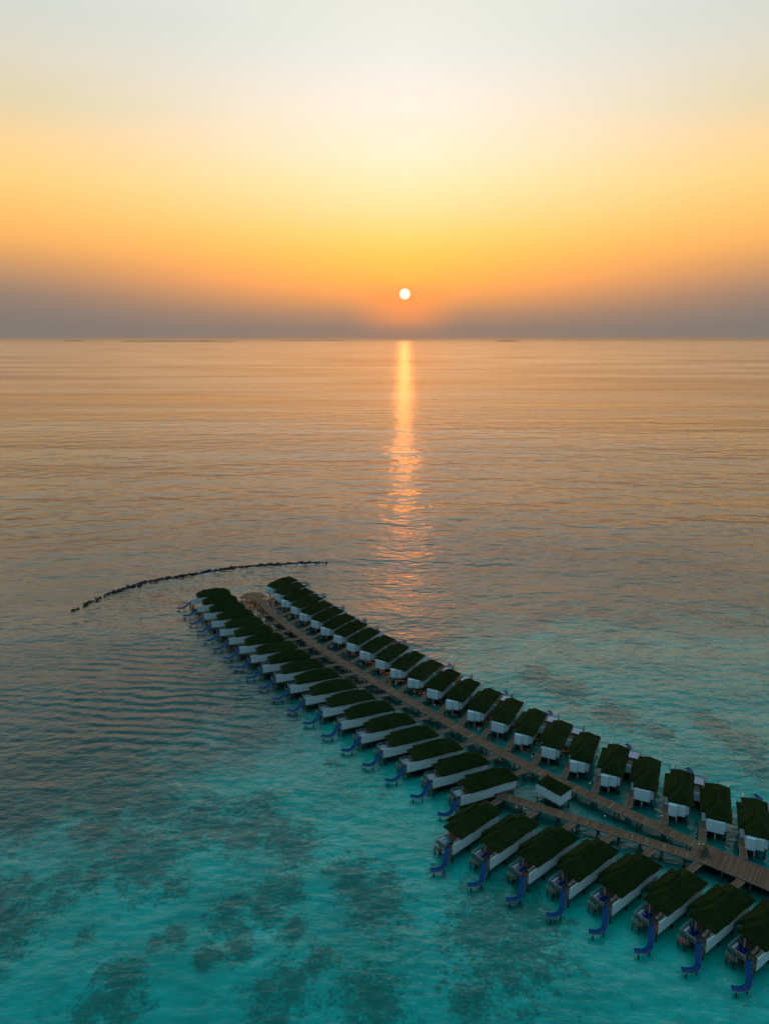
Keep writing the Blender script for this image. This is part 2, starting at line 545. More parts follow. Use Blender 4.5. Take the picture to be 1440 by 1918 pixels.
s_f = k.smooth(k.math('ADD', a_sand, k.math('MULTIPLY', k.math('SUBTRACT', k.noise(pos, 0.07, 4, 0.6), 0.5), 1.5)), 0.1, 0.95)
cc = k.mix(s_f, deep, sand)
reef_c = k.mix(n3, (0.014, 0.10, 0.10), (0.055, 0.15, 0.14))
r_f = k.smooth(k.math('ADD', a_reef, k.math('ADD', k.math('MULTIPLY', k.math('SUBTRACT', n2, 0.5), 1.6), k.math('MULTIPLY', k.math('SUBTRACT', n3, 0.5), 1.5))), 0.25, 0.9)
cc = k.mix(k.math('MULTIPLY', r_f, 0.68), cc, reef_c)
a_shade = k.n('ShaderNodeAttribute', attribute_name='bed_shade').outputs['Fac']  # shade under and between the villas, painted into the bed colour
shade_f = k.smooth(k.math('ADD', a_shade, k.math('MULTIPLY', k.math('SUBTRACT', n2, 0.5), 1.0)), 0.3, 0.8)
cc = k.mix(k.math('MULTIPLY', shade_f, 0.72), cc, k.mix(n3, (0.004, 0.075, 0.080), (0.010, 0.14, 0.135)))
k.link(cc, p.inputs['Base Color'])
p.inputs['Roughness'].default_value = 1.0
p.inputs['Specular IOR Level'].default_value = 0.0
k.link(p.outputs[0], k.n('ShaderNodeOutputMaterial').inputs[0])
M['bed'] = m

xs = axis(-170, 170, 1.4, 70000)
ys = axis(60, 340, 1.4, 70000)
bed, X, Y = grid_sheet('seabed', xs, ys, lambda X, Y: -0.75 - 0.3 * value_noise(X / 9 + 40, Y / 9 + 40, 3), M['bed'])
yb = np.interp(X, [-300, -200, -84, -40, -15, 0, 38, 90, 160, 300], [85, 100, 138, 172, 196, 216, 262, 268, 262, 250])
S = np.clip(0.5 + (yb - Y) / 75.0, 0, 1)
Rf = np.zeros_like(X)
for (rx, ry, rr) in REEF:
    if ry > 160 and rx > 40:
        rr *= 0.65
    d = np.hypot(X - rx, (Y - ry) / 1.35) / (rr * 2.1)
    Rf = np.maximum(Rf, np.clip(1.15 - 0.6 * d, 0, 0.85))
inner = value_noise(X / 13 + 11, Y / 13 + 5, 5) * 0.6 + value_noise(X / 5 + 3, Y / 5 + 9, 6) * 0.4
Rf = np.maximum(Rf, np.clip((inner - 0.65) * 2.2, 0, 0.6))
def poly_dist(P):
    D = np.full(X.shape, 1e9)
    for a, b in zip(P, P[1:]):
        ax, ay, bx, by = *a, *b
        L2 = (bx - ax) ** 2 + (by - ay) ** 2
        t = np.clip(((X - ax) * (bx - ax) + (Y - ay) * (by - ay)) / L2, 0, 1)
        D = np.minimum(D, np.hypot(X - ax - t * (bx - ax), Y - ay - t * (by - ay)))
    return D


Shade = np.clip(1.35 - poly_dist(MAIN + WIDE[1:]) / 13.0, 0, 1)  # belt along the boardwalks where the bed gets its painted shade
Shade = np.maximum(Shade, np.clip(1.2 - poly_dist(BRANCH) / 12.0, 0, 1))
for nm, arr in (('sand', S), ('reef', Rf), ('bed_shade', Shade)):
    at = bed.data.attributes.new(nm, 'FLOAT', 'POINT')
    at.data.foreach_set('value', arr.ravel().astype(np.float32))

m, k = new_mat('sea_water')
pos = k.n('ShaderNodeNewGeometry').outputs['Position']
sp = k.n('ShaderNodeSeparateXYZ')
k.link(pos, sp.inputs[0])
dist = k.vmath('LENGTH', pos).outputs['Value']
warp = k.noise(pos, 0.03, 3, 0.5)
wv = k.n('ShaderNodeCombineXYZ')
k.link(k.math('MULTIPLY', warp, 14.0), wv.inputs[0])
k.link(k.math('MULTIPLY', warp, 14.0), wv.inputs[1])
posw = k.vmath('ADD', pos, wv.outputs[0]).outputs[0]


def crests(rot, wl, aspect, detail=2, rough=0.5, vec=None):
    """noise stretched along crests that run at heading rot (degrees from +X); wl = metres between crests"""
    v = k.mapping(vec or pos, rot=R(-rot), scale=(1.0 / aspect, 1.0, 1.0))
    return k.noise(v, 1.0 / wl * 0.62, detail, rough)


patch = k.smooth(k.noise(pos, 0.012, 3, 0.6), 0.32, 0.68)
h = k.math('MULTIPLY', crests(28, 20, 7, 1, 0.4, posw), 2.3)
h = k.math('ADD', h, k.math('MULTIPLY', crests(4, 95, 5, 1, 0.5, posw), 8.0))
ysep = sp.outputs[1]
rough_sea = k.math('MULTIPLY', k.maprange(ysep, 120.0, 230.0, 0.75, 1.4), k.maprange(dist, 230.0, 480.0, 1.0, 0.3))
mid_sea = k.maprange(dist, 150.0, 360.0, 0.55, 1.5)
h = k.math('ADD', h, k.math('MULTIPLY', k.math('MULTIPLY', crests(30, 12.0, 1.9, 2, 0.5, posw), 1.7), mid_sea))
h = k.math('ADD', h, k.math('MULTIPLY', k.math('MULTIPLY', crests(-14, 6.0, 1.6, 2, 0.55), 1.15), mid_sea))
h = k.math('ADD', h, k.math('MULTIPLY', k.math('MULTIPLY', crests(-12, 2.0, 1.8, 3, 0.58), 0.74), k.math('MULTIPLY', rough_sea, k.maprange(patch, 0, 1, 0.65, 1.15))))
h = k.math('ADD', h, k.math('MULTIPLY', crests(32, 1.3, 1.6, 3, 0.55), k.math('MULTIPLY', rough_sea, 0.44)))
# a train of boat-wake ripples crossing the water outside the long row of slides
wk = k.n('ShaderNodeTexWave', wave_type='BANDS', bands_direction='Y', wave_profile='SIN')
k.set(wk.inputs['Vector'], k.mapping(posw, rot=R(26), scale=(0.2, 1, 1)))
wk.inputs['Scale'].default_value = 0.075
wk.inputs['Distortion'].default_value = 1.2
wk.inputs['Detail'].default_value = 1.0
wk.inputs['Detail Scale'].default_value = 0.3
d1 = k.vmath('LENGTH', k.vmath('MULTIPLY', k.vmath('SUBTRACT', pos, (-72, 212, 0)).outputs[0], (1.0, 1.1, 1)).outputs[0]).outputs['Value']
wmask = k.math('SUBTRACT', 1.0, k.smooth(d1, 18.0, 62.0))
h = k.math('ADD', h, k.math('MULTIPLY', k.math('MULTIPLY', wk.outputs['Fac'], wmask), 0.34))
bump = k.n('ShaderNodeBump')
bump.inputs['Strength'].default_value = 1.0
calm = k.smooth(k.noise(k.mapping(pos, rot=R(-6), scale=(0.25, 1, 1)), 0.004, 6, 0.62), 0.38, 0.60)
k.link(k.math('MULTIPLY', k.maprange(dist, 500.0, 1300.0, 1.0, 0.5), k.maprange(calm, 0, 1, 0.7, 1.1)), bump.inputs['Distance'])
k.link(h, bump.inputs['Height'])
fr = k.n('ShaderNodeFresnel')
k.link(k.maprange(dist, 135.0, 290.0, 1.30, 1.62), fr.inputs['IOR'])
bump2 = k.n('ShaderNodeBump')
bump2.inputs['Strength'].default_value = 1.0
k.link(k.maprange(dist, 200.0, 900.0, 0.9, 0.25), bump2.inputs['Distance'])
k.link(h, bump2.inputs['Height'])
k.link(bump2.outputs[0], fr.inputs['Normal'])
gl = k.n('ShaderNodeBsdfGlossy', distribution='GGX')
k.link(k.math('MULTIPLY', k.math('ADD', k.maprange(dist, 180.0, 500.0, 0.07, 0.12), k.maprange(dist, 500.0, 1500.0, 0.0, 0.035)), k.maprange(calm, 0, 1, 0.7, 1.1)), gl.inputs['Roughness'])
k.link(bump.outputs[0], gl.inputs['Normal'])
gl.inputs['Color'].default_value = (1, 1, 1, 1)
tr = k.n('ShaderNodeBsdfTransparent')
tr.inputs['Color'].default_value = (0.40, 0.95, 0.93, 1)
mx = k.n('ShaderNodeMixShader')
k.link(fr.outputs[0], mx.inputs[0])
k.link(tr.outputs[0], mx.inputs[1])
k.link(gl.outputs[0], mx.inputs[2])
k.link(mx.outputs[0], k.n('ShaderNodeOutputMaterial').inputs[0])
M['water'] = m
wmb = MB()
E = 70000
wmb.add([(-E, -E, 0), (E, -E, 0), (E, E, 0), (-E, E, 0)], [(0, 1, 2, 3)])
tag(wmb.obj('sea_water', M['water']), kind='structure')


# ------------------------------------------------------------------ far islands on the horizon
def island(cx, cy, length, height, seed, shore=True):
    rs = random.Random(seed)
    n = 60
    rings = []
    ph = [rs.uniform(0, 6.28) for _ in range(6)]
    prof = []
    for i in range(n + 1):
        t = i / n
        env = min(1.0, 6 * t, 6 * (1 - t)) ** 0.6
        hh = height * env * (0.75 + 0.16 * math.sin(9 * t * 6.28 / 3 + ph[0]) + 0.10 * math.sin(29 * t + ph[1]) + 0.08 * math.sin(71 * t + ph[2]))
        prof.append((cx - length / 2 + t * length, max(hh, 0.5), length * 0.12 * env + 4))
    mb = MB()
    v, f = [], []
    for x, hh, w in prof:
        v += [(x, cy - w, -1), (x, cy - w * 0.8, hh * 0.8), (x, cy, hh), (x, cy + w * 0.8, hh * 0.8), (x, cy + w, -1)]
    for i in range(n):
        for j in range(4):
            f.append((i * 5 + j, (i + 1) * 5 + j, (i + 1) * 5 + j + 1, i * 5 + j + 1))
    mb.add(v, f)
    return tag(mb.obj('island', M['island'], smooth=False), kind='structure')


for i, (cx, cy, ln, hh) in enumerate(((-16100, 38000, 1250, 75), (-8700, 31000, 5000, 55), (-4300, 44000, 4600, 60), (5700, 34000, 1050, 75),
                                      (18600, 60000, 9000, 90), (29500, 60000, 11000, 120))):
    island(cx, cy, ln, hh, i)


# ------------------------------------------------------------------ boardwalks
def poly_len(P):
    return [math.hypot(b[0] - a[0], b[1] - a[1]) for a, b in zip(P, P[1:])]


def offset_poly(P, d):
    out = []
    for i, p in enumerate(P):
        a = Vector(P[max(i - 1, 0)])
        b = Vector(P[min(i + 1, len(P) - 1)])
        t = (b - a).normalized()
        out.append((p[0] - t.y * d, p[1] + t.x * d))
    return out


def at_len(P, s):
    for a, b, l in zip(P, P[1:], poly_len(P)):
        if s <= l or b is P[-1]:
            t = s / l
            return Vector((a[0] + (b[0] - a[0]) * t, a[1] + (b[1] - a[1]) * t)), (Vector(b) - Vector(a)).normalized()
        s -= l


def boardwalk(P, width, ztop, thick=0.22, pile_step=5.0, pile_r=0.19, mat=None, kerb=True, pile_z=-2.4):
    L_ = offset_poly(P, width / 2)
    R_ = offset_poly(P, -width / 2)
    mb = MB()
    s = 0.0
    n = len(P)
    lens = [0] + poly_len(P)
    cum = np.cumsum(lens)
    v = []
    for i in range(n):
        v += [(*L_[i], ztop), (*R_[i], ztop), (*R_[i], ztop - thick), (*L_[i], ztop - thick)]
    f, uv = [], []
    for i in range(n - 1):
        a, b = i * 4, i * 4 + 4
        u0, u1 = cum[i], cum[i + 1]
        for (p, q) in ((1, 0), (2, 1), (3, 2), (0, 3)):
            f.append((a + p, b + p, b + q, a + q))
            w = (0, width) if (p, q) == (1, 0) else (0, 0.05)
            uv.append([(u0, w[0]), (u1, w[0]), (u1, w[1]), (u0, w[1])])
    f += [(0, 1, 2, 3), (n * 4 - 1, n * 4 - 2, n * 4 - 3, n * 4 - 4)]
    uv += [[(0, 0)] * 4, [(0, 0)] * 4]
    mb.add(v, f, uv)
    o = tag(mb.obj('boardwalk', mat or M['walk']), kind='structure')
    if kerb:
        for sgn in (1, -1):
            e0, e1 = offset_poly(P, sgn * (width / 2 + 0.003)), offset_poly(P, sgn * (width / 2 - 0.17))
            kb = MB()
            v = []
            for i in range(n):
                v += [(*e0[i], ztop + 0.10), (*e1[i], ztop + 0.10), (*e1[i], ztop - 0.02), (*e0[i], ztop - 0.25)]
            f = []
            for i in range(n - 1):
                for j in range(4):
                    f.append((i * 4 + j, (i + 1) * 4 + j, (i + 1) * 4 + (j + 1) % 4, i * 4 + (j + 1) % 4)[::1 if sgn > 0 else -1])
            kb.add(v, f)
            kb.obj('edge_beam', M['kerb'], o)
    tot = cum[-1]
    s = 1.2
    pm = None
    while s < tot:
        c, t = at_len(P, s)
        for sg in ((1, -1) if width > 1.9 else (1, -1)):
            q = c + Vector((-t.y, t.x)) * sg * (width / 2 - 0.28)
            if pm is None:
                pb = MB()
                pb.tube((0, 0, pile_z), (0, 0, ztop - thick), pile_r, 10)
                pm = pb.mesh('pile', M['pile'])
            po = bpy.data.objects.new('pile', pm)
            COL.objects.link(po)
            po.location = (q.x, q.y, 0)
            po.parent = o
        s += pile_step
    return o


M['kerb'] = simple('walkway_edge', (0.22, 0.165, 0.135), (0.15, 0.115, 0.095), 0.8, 1.0)
boardwalk(MAIN, 3.0, 2.0, pile_step=5.6)
boardwalk(BRANCH, 2.7, 1.99, pile_step=4.6)
boardwalk(WIDE, 6.4, 2.02, pile_step=5.4, pile_r=0.24)
# sunset platform at the far tip
pc = (-56.6, 290.9)
mb = MB()
oct_ = [(-62.2, 288.0), (-54.8, 285.6), (-51.2, 289.4), (-53.7, 293.5), (-57.4, 294.6), (-60.8, 292.9)]
mb.prism(oct_, 1.75, 2.016)
plat = tag(mb.obj('boardwalk', M['walk']), kind='structure')
for q in oct_:
    x, y = pc[0] + (q[0] - pc[0]) * 0.88, pc[1] + (q[1] - pc[1]) * 0.88
    b = MB()
    b.tube((x, y, -2.4), (x, y, 1.75), 0.2, 10)
    b.obj('pile', M['pile'], plat)


# ------------------------------------------------------------------ water villas
def hip_roof(x0, x1, y0, y1, z, rise, inset, drop=0.22, ridge_y=None, seed=1):
    """hip roof with a ridge along x, thick ragged eaves"""
    rs = random.Random(seed)
    yr = (y0 + y1) / 2 if ridge_y is None else ridge_y
    bm = bmesh.new()
    e = [bm.verts.new(p) for p in ((x0, y0, z), (x1, y0, z), (x1, y1, z), (x0, y1, z))]
    r0, r1 = bm.verts.new((x0 + inset, yr, z + rise)), bm.verts.new((x1 - inset, yr, z + rise))
    bm.faces.new((e[0], e[1], r1, r0))
    bm.faces.new((e[1], e[2], r1))
    bm.faces.new((e[2], e[3], r0, r1))
    bm.faces.new((e[3], e[0], r0))
    lo = [bm.verts.new((v.co.x, v.co.y, z - drop)) for v in e]
    for i in range(4):
        bm.faces.new((e[i], lo[i], lo[(i + 1) % 4], e[(i + 1) % 4]))
    bm.faces.new(lo)
    bmesh.ops.recalc_face_normals(bm, faces=bm.faces)
    ed = [q for q in bm.edges if (q.verts[0].co - q.verts[1].co).length > 0.6]
    bmesh.ops.subdivide_edges(bm, edges=ed, cuts=9, use_grid_fill=True)
    bmesh.ops.triangulate(bm, faces=[f for f in bm.faces if len(f.verts) > 4])
    for v in bm.verts:
        up = v.co.z > z - 0.01
        v.co.z += rs.uniform(-0.05, 0.05) if up else rs.uniform(-0.06, 0.03)
        if v.co.z < z + 0.1:
            v.co.x += rs.uniform(-0.09, 0.09)
            v.co.y += rs.uniform(-0.09, 0.09)
    mb = MB()
    bm.verts.index_update()
    mb.add([tuple(v.co) for v in bm.verts], [[v.index for v in f.verts] for f in bm.faces])
    bm.free()
    return mb


def railing_mb(pts, z, h=0.95, step=1.2, r=0.028):
    b = MB()
    for a, c in zip(pts, pts[1:]):
        n = max(1, int(math.hypot(c[0] - a[0], c[1] - a[1]) / step))
        for i in range(n + 1):
            t = i / n
            b.tube((a[0] + (c[0] - a[0]) * t, a[1] + (c[1] - a[1]) * t, z), (a[0] + (c[0] - a[0]) * t, a[1] + (c[1] - a[1]) * t, z + h), r, 6)
        b.tube((*a, z + h), (*c, z + h), r * 1.2, 6)
        b.tube((*a, z + h * 0.5), (*c, z + h * 0.5), r * 0.6, 6)
    return b


def make_villa(mirror, open_type, double, pool_mat, seed):
    """local frame: x seaward, y towards the entrance side, origin at the sea end of the privacy wall, z = 0 at the water"""
    root = empty('water_villa')
    mk = lambda b, n, m_, par=root, **kw: b.obj(n, m_, par, mirror=mirror, **kw)
    sh = 0.0
    # roofs
    mk(hip_roof(-16.4, -2.4, -0.35, 5.25, 4.85, 2.2, 2.8, seed=seed), 'roof', M['thatch'])
    mk(hip_roof(-14.4, -4.7, 0.75, 6.35, 4.82, 2.05, 2.8, seed=seed + 1), 'side_roof', M['thatch'])
    # house body
    mk(MB().prism([(-15.9, 0.45), (-6.5, 0.45), (-6.5, 5.75), (-13.8, 5.75), (-13.8, 4.9), (-15.9, 4.9)], 2.0, 4.63), 'wall', M['white'])
    # bathroom block at the landward end
    if mirror:
        mk(MB().box(-16.38, -15.905, 1.1, 4.8, 1.75, 4.60), 'bathroom_block', M['white'])
    elif double:
        mk(MB().box(-17.35, -15.905, 3.05, 4.85, 1.75, 4.60), 'bathroom_block', M['white'], bevel=0.02)
        mk(MB().box(-16.75, -15.905, 1.15, 3.047, 1.85, 4.60), 'bathroom_block', M['white'], bevel=0.02)
    else:
        mk(MB().box(-16.85, -15.905, 1.1, 4.8, 1.75, 4.60), 'bathroom_block', M['white'], bevel=0.02)
    # terrace glazing with its frame
    g = mk(MB().box(-6.497, -6.44, 0.9, 5.3, 2.05, 4.3), 'window', M['glass'])
    fb = MB()
    for y in (0.85, 2.35, 3.85, 5.3):
        fb.box(-6.47, -6.40, y - 0.04, y + 0.04, 2.02, 4.36)
    fb.box(-6.47, -6.395, 0.9, 5.3, 4.3, 4.36)
    mk(fb, 'frame', M['pale_wood'], g)
    # decks
    if open_type:
        deck = [(-15.9, 0.2), (-9.0, 0.2), (-9.0, -3.0), (1.2, -3.0), (1.2, 4.6), (-6.0, 4.6), (-6.0, 5.9), (-15.9, 5.9)]
    else:
        deck = [(-15.9, 0.2), (-0.3, 0.2), (-0.3, 5.4), (-6.0, 5.4), (-6.0, 5.9), (-15.9, 5.9)]
    mk(MB().prism(deck, 1.74, 1.995), 'deck', M['deck'])
    # privacy wall
    pb = MB()
    if open_type:
        pb.box(-7.0, 0.8, 4.62, 4.80, 1.9, 4.4)
        mk(pb, 'privacy_wall', M['wall_white'])
        mk(MB().box(-9.15, -9.003, -3.0, 0.44, 1.9, 4.2), 'screen_wall', M['white'])
        lat = MB()
        for i in range(9):
            x = -1.2 + i * 0.28
            lat.box(x, x + 0.12, -2.98, -2.93, 1.995, 4.1)
        for z in (2.5, 3.3, 4.0):
            lat.box(-1.2, 1.2, -2.93, -2.89, z, z + 0.1)
        mk(lat, 'screen', M['pale_wood'])
        px0, px1, py0, py1 = -2.6, 1.0, -2.85, 0.1
    else:
        pb.box(-9.25, 0.0, -0.13, 0.05, 1.9, 4.4)
        mk(pb, 'privacy_wall', M['wall_white'])
        px0, px1, py0, py1 = -3.1, -0.65, 2.6, 5.15
    # plunge pool: rim, water, pale ledge
    rim = MB()
    zt = 2.42
    rim.box(px0, px1, py0, py0 + 0.14, 1.996, zt).box(px0, px1, py1 - 0.14, py1, 1.996, zt)
    rim.box(px0, px0 + 0.14, py0 + 0.141, py1 - 0.141, 1.996, zt).box(px1 - 0.14, px1, py0 + 0.141, py1 - 0.141, 1.996, zt)
    pool = mk(rim, 'pool', M['pool_rim'])
    mk(MB().box(px0 + 0.141, px1 - 0.141, py0 + 0.141, py1 - 0.141, 2.0, zt - 0.08), 'pool_water', pool_mat, pool)
    if not open_type:
        mk(MB().box(px0 + 0.5, px1 - 0.25, py1 - 0.55, py1 - 0.2, zt - 0.078, zt - 0.05), 'pool_ledge', M['ledge'], pool)
    # terrace posts, railings, lower platform, ladder
    mk(MB().box(-2.75, -2.57, 3.55, 3.73, 1.996, 4.6), 'column', M['pale_wood'])
    mk(MB().box(-2.75, -2.57, 0.35, 0.53, 1.996, 4.6), 'column', M['pale_wood'])
    if not open_type:
        mk(railing_mb([(-6.0, 5.35), (-0.35, 5.35), (-0.35, 2.2)], 1.995, 0.9), 'railing', M['rail'])
        lp = [(-0.25, 3.0), (0.25, 3.3), (0.6, 3.8), (0.75, 4.3), (0.65, 4.9), (0.35, 5.3), (-0.25, 5.4)]
        low = mk(MB().prism(lp, 0.95, 1.10), 'lower_platform', M['dark_wood'])
        mk(railing_mb(lp[1:-1], 1.1, 0.9, 0.8, 0.025), 'railing', M['rail'], low)
        st = MB()
        for i in range(5):
            st.box(-0.28 + 0.02 * i, 0.25, 2.2 + 0.0 * i, 2.58, 1.1 + 0.17 * i, 1.16 + 0.17 * i) if False else None
        lad = MB()
        for y in (0.42, 0.86):
            lad.tube((-0.2, y, 2.85), (0.55, y, -0.8), 0.045, 6)
        for i in range(8):
            t = i / 8
            lad.tube((-0.05 + 0.6 * t, 0.42, 2.1 - 2.9 * t), (-0.05 + 0.6 * t, 0.86, 2.1 - 2.9 * t), 0.035, 6)
        mk(lad, 'ladder', M['pale_wood'])
        for (x, y) in ((0.35, 3.7), (0.3, 5.0)):
            mk(MB().tube((x, y, -2.4), (x, y, 0.95), 0.12, 8), 'pile', M['pile'])
    # stilts
    for x in (-15.4, -10.9, -6.2, -0.8):
        for y in (0.75, 4.3):
            b = MB().tube((x, y, -2.4), (x, y, 1.74), 0.2, 10)
            mk(b, 'pile', M['pile'])
    if open_type:
        for x in (-8.4, -3.6, 0.8):
            mk(MB().tube((x, -2.6, -2.4), (x, -2.6, 1.74), 0.2, 10), 'pile', M['pile'])
    b = MB().tube((-16.4, 2.9, -2.4), (-16.4, 2.9, 1.75), 0.17, 10)
    mk(b, 'pile', M['pile_cap'])
    return root


CH = [(-0.75, 1.55, 2.5), (-0.2, 1.42, 2.48), (0.35, 1.18, 2.34), (0.95, 0.82, 2.02), (1.65, 0.32, 1.62), (2.35, -0.12, 1.28), (3.0, -0.4, 1.03),
      (3.7, -0.45, 0.86), (4.4, -0.22, 0.78), (5.1, 0.3, 0.74), (5.75, 0.95, 0.74)]


def smooth_path(P, n=6):
    out = []
    for i in range(len(P) - 1):
        p0, p1, p2, p3 = (Vector(P[max(min(j, len(P) - 1), 0)]) for j in (i - 1, i, i + 1, i + 2))
        for q in range(n):
            t = q / n
            out.append(0.5 * ((2 * p1) + (p2 - p0) * t + (2 * p0 - 5 * p1 + 4 * p2 - p3) * t * t + (3 * p1 - p0 - 3 * p2 + p3) * t ** 3))
    out.append(Vector(P[-1]))
    return out


def sweep(path, prof, closed=True):
    mb = MB()
    n = len(prof)
    v, f = [], []
    for i, p in enumerate(path):
        t = (path[min(i + 1, len(path) - 1)] - path[max(i - 1, 0)])
        t = Vector((t.x, t.y, 0)).normalized()
        s = Vector((-t.y, t.x, 0))
        v += [p + s * a + Vector((0, 0, 1)) * b for a, b in prof]
    for i in range(len(path) - 1):
        for j in range(n if closed else n - 1):
            f.append((i * n + j, i * n + (j + 1) % n, (i + 1) * n + (j + 1) % n, (i + 1) * n + j))
    f += [tuple(range(n - 1, -1, -1)), tuple((len(path) - 1) * n + j for j in range(n))]
    return mb.add(v, f)


def make_slide(mirror):
    root = empty('water_slide')
    path = smooth_path(CH)
    inner = [(-0.50, 0.25), (-0.44, 0.10), (-0.28, 0.02), (0, -0.01), (0.28, 0.02), (0.44, 0.10), (0.50, 0.25),
             (0.545, 0.255), (0.48, 0.09), (0.30, -0.03), (0, -0.06), (-0.30, -0.03), (-0.48, 0.09), (-0.545, 0.255)]
    sweep(path, inner[::-1]).obj('chute', M['chute'], root, mirror=mirror, smooth=True)
    outer = [(0.56, 0.16), (0.50, 0.07), (0.31, -0.065), (0, -0.075), (-0.31, -0.065), (-0.50, 0.07), (-0.56, 0.16), (-0.575, 0.13), (-0.53, 0.0), (-0.33, -0.12), (0, -0.13), (0.33, -0.12), (0.53, 0.0), (0.575, 0.13)]
    sweep(path, outer).obj('shell', M['shell'], root, mirror=mirror, smooth=True)
    for (x, y, z) in ((5.2, 0.35, 0.56), (3.0, -0.42, 0.84)):
        MB().tube((x, y, -2.4), (x, y, z - 0.32), 0.15, 10).obj('post', M['pile'], root, mirror=mirror)
        MB().tube((x, y, z - 0.32), (x, y, z), 0.16, 10).obj('post_cap', M['pile_cap'], root, mirror=mirror)
    MB().tube((0.55, 1.0, -2.4), (0.55, 1.0, 2.05), 0.11, 8).obj('post', M['pile'], root, mirror=mirror)
    return root


def make_lounger():
    root = empty('sun_lounger')
    fr_ = MB().box(-0.95, 0.95, -0.33, 0.33, 0.26, 0.33)
    fr_.obj('frame', M['pale_wood'], root)
    MB().box(-0.35, 0.95, -0.31, 0.31, 0.333, 0.43).obj('seat_cushion', M['cushion'], root, bevel=0.03)
    b = MB()
    a = R(38)
    x0, z0 = -0.36, 0.34
    ca, sa = math.cos(a), math.sin(a)
    pts = [(x0, z0), (x0 - 0.75 * ca, z0 + 0.75 * sa), (x0 - 0.75 * ca + 0.1 * sa, z0 + 0.75 * sa + 0.1 * ca), (x0 + 0.1 * sa, z0 + 0.1 * ca)]
    v = [(x, -0.31, z) for x, z in pts] + [(x, 0.31, z) for x, z in pts]
    b.add(v, [(0, 1, 2, 3), (7, 6, 5, 4), (0, 4, 5, 1), (1, 5, 6, 2), (2, 6, 7, 3), (3, 7, 4, 0)])
    b.obj('backrest', M['cushion'], root)
    for x in (-0.8, 0.8):
        for y in (-0.26, 0.26):
            MB().box(x - 0.03, x + 0.03, y - 0.03, y + 0.03, 0, 0.26).obj('leg', M['pale_wood'], root)
    return root


def make_ring(mat):
    mb = MB()
    N1, N2, RR, rr = 24, 10, 0.42, 0.15
    v, f = [], []
    for i in range(N1):
        for j in range(N2):
            a, b = 2 * math.pi * i / N1, 2 * math.pi * j / N2
            v.append(((RR + rr * math.cos(b)) * math.cos(a), (RR + rr * math.cos(b)) * math.sin(a), rr + rr * math.sin(b)))
            f.append((i * N2 + j, ((i + 1) % N1) * N2 + j, ((i + 1) % N1) * N2 + (j + 1) % N2, i * N2 + (j + 1) % N2))
    mb.add(v, f)
    return mb.obj('swim_ring', mat, smooth=True)


protos = {}


def villa(key, x, y, ang, *args):
    if key not in protos:
        protos[key] = make_villa(*args)
        o = protos[key]
    else:
        o = copy_tree(protos[key])
    o.location = (x, y, 0)
    o.rotation_euler = (0, 0, R(ang + random.uniform(-0.35, 0.35)))
    return o


def place(key, maker, loc, rz):
    if key not in protos:
        protos[key] = maker()
        o = protos[key]
    else:
        o = copy_tree(protos[key])
    o.location = loc
    o.rotation_euler = (0, 0, rz)
    return o


def to_world(x, y, ang, lx, ly, mirror):
    if mirror:
        ly = -ly
    c, s = math.cos(R(ang)), math.sin(R(ang))
    return (x + lx * c - ly * s, y + lx * s + ly * c)


def hit_walk(p, d, P, width):
    """distance from p along d to the centre line of a boardwalk"""
    best = None
    for a, b in zip(P, P[1:]):
        ax, ay, bx, by = *a, *b
        ex, ey = bx - ax, by - ay
        det = d[0] * -ey - d[1] * -ex
        if abs(det) < 1e-9:
            continue
        t = ((ax - p[0]) * -ey - (ay - p[1]) * -ex) / det
        u = (d[0] * (ay - p[1]) - d[1] * (ax - p[0])) / det
        if -0.05 <= u <= 1.05 and t > 0 and (best is None or t < best):
            best = t
    return best


def approach(x, y, ang, mirror, walks, yy=5.45, x_start=-13.9):
    p = to_world(x, y, ang, x_start, yy, mirror)
    d = (-math.cos(R(ang)), -math.sin(R(ang)))
    ts = [(hit_walk(p, d, P, w), P, w) for P, w in walks]
    ts = [t for t in ts if t[0] is not None]
    if not ts:
        return
    t, P, w = min(ts, key=lambda q: q[0])
    # stop at the walkway's edge
    e = t - w / 2 - 0.45
    if e < 0.5:
        return
    boardwalk([p, (p[0] + d[0] * e, p[1] + d[1] * e)], 1.5, 1.97, 0.18, 3.4, 0.12)


ROWS = (('long row of slides', LEFT), ('short row below the branch boardwalk', NEAR), ('row of white box ends', RIGHT))
ring_spots = {('L', 12): 0, ('L', 13): 0, ('L', 15): 0, ('L', 16): 0, ('N', 3): 0, ('N', 4): 2, ('N', 6): 1, ('N', 7): 3}
for i, (x, y, a) in enumerate(LEFT):
    nth = NUM[i]
    o = villa('L', x, y, a, True, False, False, M['pool_light'], 3)
    tag(o, f'thatched villa with long white wall, {nth} from the tip of the slide row', 'villa', 'water villas with slides in the long row')
    s = place('SL', lambda: make_slide(True), (x, y, 0), R(a))
    tag(s, f'curved blue slide of the {nth} villa from the tip of the slide row', 'water slide', 'blue slides of the long row')
    approach(x, y, a, True, [(MAIN, 3.0), (BRANCH, 2.7)])
for i, (x, y, a) in enumerate(NEAR):
    nth = NUM[i]
    o = villa('N' if i else 'N0', x, y, a, True, False, False, M['pool_dark'] if i else M['pool_light'], 3)
    tag(o, f'thatched villa with plunge pool, {nth} along the branch boardwalk from its end', 'villa', 'water villas along the branch boardwalk')
    s = place('SL', lambda: make_slide(True), (x, y, 0), R(a))
    tag(s, f'bright blue slide of the {nth} villa along the branch boardwalk from its end', 'water slide', 'blue slides of the branch row')
    approach(x, y, a, True, [(BRANCH, 2.7), (WIDE, 6.4)])
